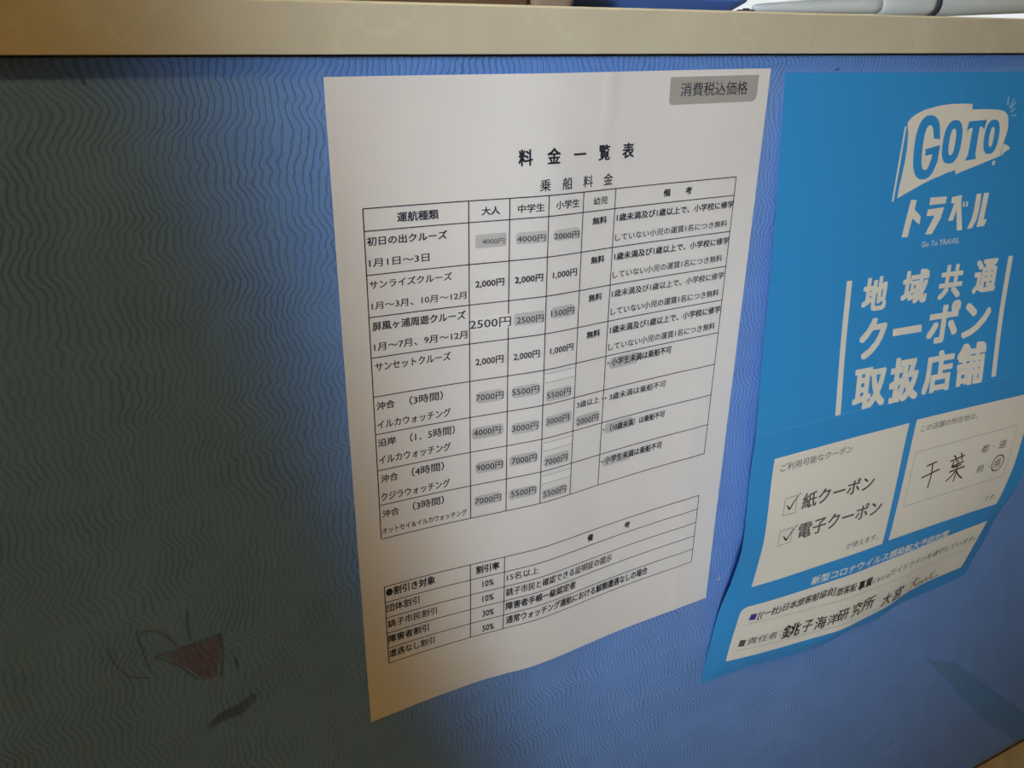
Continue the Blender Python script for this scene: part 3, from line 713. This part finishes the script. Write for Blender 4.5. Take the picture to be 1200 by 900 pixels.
write(b, '[(一社)日本旅客船協会]', 40.6, 127.8, 447.4, 10.4, .014, -.02, .10, .5); write(b, '旅客船', 129.8, 155.0, 447.6, 9.4, .014, .05, .08, .5); write(b, '事業', 157.6, 177.4, 450.4, 10.2, .022, .03, .08, .5)
for ch, u0, u1, v, h in (('銚', 74.4, 95.2, 480.6, 16.0), ('子', 97.6, 109.2, 480.0, 13.4), ('海', 112.0, 125.4, 481.8, 15.0), ('洋', 127.0, 138.6, 480.6, 12.0), ('研', 138.0, 152.4, 479.8, 13.0), ('究', 157.2, 170.8, 481.6, 16.0), ('所', 172.0, 189.4, 480.6, 15.0), ('大', 203.0, 217.0, 486.6, 14.5), ('宮', 221.0, 237.0, 488.2, 16.5)):
    write(b, ch, u0, u1, v, h, .014, .03, .06, .3)
# a scrawl too loose to read ends the line
for s in ([(251, 478.6), (266, 476.2)], [(258, 473.0), (258.6, 480), (253, 490.0)], [(259, 480), (263, 486), (268, 489.4)], [(267.5, 482), (270, 489), (275, 484), (276.5, 489.5), (281, 482.5), (283, 489)], [(286, 478), (286.4, 489.6)], [(291, 476), (290.6, 488), (303, 487.6)]): stroke(b, s, 1.25)
POST.drape('handwriting', b, .28, M_MARKER, p3)

# ------------------------------------------------------------------ things standing on the counter
b = bmesh.new()
x0, x1, y0, y1, z0, z1, th = -.16, .2780, .062, .30, TOP, TOP + .145, .012
for q in ((x0, x1, y0, y0 + th, z0 + .0005, z1), (x0, x1, y1 - th, y1, z0 + .0005, z1), (x0, x0 + th, y0 + th, y1 - th, z0 + .0005, z1), (x1 - th, x1, y0 + th, y1 - th, z0 + .0005, z1)): box_bm(*q, .0015, 2, bm=b)
crate = empty('wooden_box', ((x0 + x1) / 2, (y0 + y1) / 2, TOP), 'long dark brown wooden box on the counter above the white sheet', 'box')
fin('wall_board', b, M_WOOD, crate); fin('base_board', box_bm(x0 + th, x1 - th, y0 + th, y1 - th, z0, z0 + .010), M_WOOD, crate)
def flared(x0, x1, y0, y1, z, h, fl, r0, th=.003, levels=((0, 0.0), (.12, .35), (.5, .75), (1, 1.0)), rad=.02):
    """an open tray whose sides lean outwards; (height share, flare share) levels"""
    bm = bmesh.new(); rings = []
    def rr(e, zz, ins):
        pts = round_rect(x0 - e + ins, y0 - e + ins, x1 + e - ins, y1 + e - ins, (rad + e,) * 4, 8)
        return [bm.verts.new((u, v, zz)) for u, v in pts]
    for a, f in levels: rings.append(rr(fl * f, z + h * a, 0))
    for a, f in reversed(levels): rings.append(rr(fl * f, z + max(h * a, th), th))
    n = len(rings[0])
    for p, q in zip(rings, rings[1:]):
        for k in range(n): bm.faces.new((p[k], p[(k + 1) % n], q[(k + 1) % n], q[k]))
    bm.faces.new(rings[0][::-1]); bm.faces.new(rings[-1])
    bmesh.ops.recalc_face_normals(bm, faces=bm.faces); return bm
tb = empty('brown_tray', (.300, .09, TOP), 'small taupe brown tray between the dark wooden box and the blue tray', 'tray')
fin('tray_body', flared(.2838, .3150, .066, .116, TOP, .05, .006, .004, levels=((0, 0), (.15, .5), (.5, .8), (1, 1)), rad=.008), M_TAUPE, tb)
bt = empty('blue_tray', (.45, .29, TOP), 'glossy blue plastic tray with leaning sides on the counter top', 'tray')
fin('tray_body', flared(.3650, .5440, .180, .40, TOP, .085, .05, .004, rad=.012), M_BLUEPL, bt)
def rim(name, x0, x1, y0, y1, z, rad, r, m, parent):
    path = round_rect(x0, y0, x1, y1, (rad,) * 4, 10); n = len(path); bm = bmesh.new(); A = []
    for k, (x, y) in enumerate(path):
        (xa, ya), (xb, yb) = path[k - 1], path[(k + 1) % n]; L = math.hypot(xb - xa, yb - ya); nx, ny = (yb - ya) / L, -(xb - xa) / L
        A.append([bm.verts.new((x + nx * r * math.cos(t), y + ny * r * math.cos(t), z + r * math.sin(t))) for t in [2 * math.pi * i / 10 for i in range(10)]])
    for k in range(n):
        p, q = A[k], A[(k + 1) % n]
        for i in range(10): bm.faces.new((p[i], p[(i + 1) % 10], q[(i + 1) % 10], q[i]))
    bmesh.ops.recalc_face_normals(bm, faces=bm.faces); fin(name, bm, m, parent, True)
rim('tray_rim', .2782, .3206, .0604, .1216, TOP + .0505, .014, .0025, M_TAUPE, tb)
rim('tray_rim', .3160, .5930, .1310, .4490, TOP + .0855, .061, .004, M_BLUEPL, bt)
# short dark piece between the tray and the pole
cl = empty('dark_piece', (.5085, .115, TOP), 'short dark piece on the counter top between blue tray and grey pole', 'clip')
fin('piece_body', box_bm(.4990, .5105, .112, .122, TOP, TOP + .0034, .0010, 2), M_RING, cl)
fin('piece_rod', lathe([(.0008, .502), (.0008, .508)], 12, 'X', (0, .117, TOP + .0036)), M_RING, cl, True)
# grey pole lying along the counter, thin tapered end to the left
pole = empty('plastic_pole', (.70, .12, TOP), 'pale grey plastic pole with dark joint ring lying on the counter top', 'pole')
rot = Matrix.Rotation(-0.0405, 4, 'Y')
def along(bm):
    bmesh.ops.transform(bm, matrix=Matrix.Translation((.5140, .12, TOP + .0046)) @ rot, verts=bm.verts); return bm
fin('tapered_end', along(lathe([(.0012, 0.0), (.0029, .0025), (.0033, .008), (.0072, .13), (.0074, .145)], 40, 'X')), M_POLE, pole, True)
fin('coupling', along(lathe([(.0074, .140), (.0090, .1445), (.0102, .150), (.0104, .200), (.0104, .2065)], 40, 'X')), M_POLE, pole, True)
fin('joint_ring', along(lathe([(.0104, .2045), (.0125, .2055), (.0125, .2095), (.0110, .2105)], 40, 'X')), M_RING, pole, True)['label'] = 'dark joint ring'
fin('thick_tube', along(lathe([(.0112, .2085), (.0116, .2105), (.0116, .78), (.0112, .783), (.004, .784)], 40, 'X')), M_POLE, pole, True)
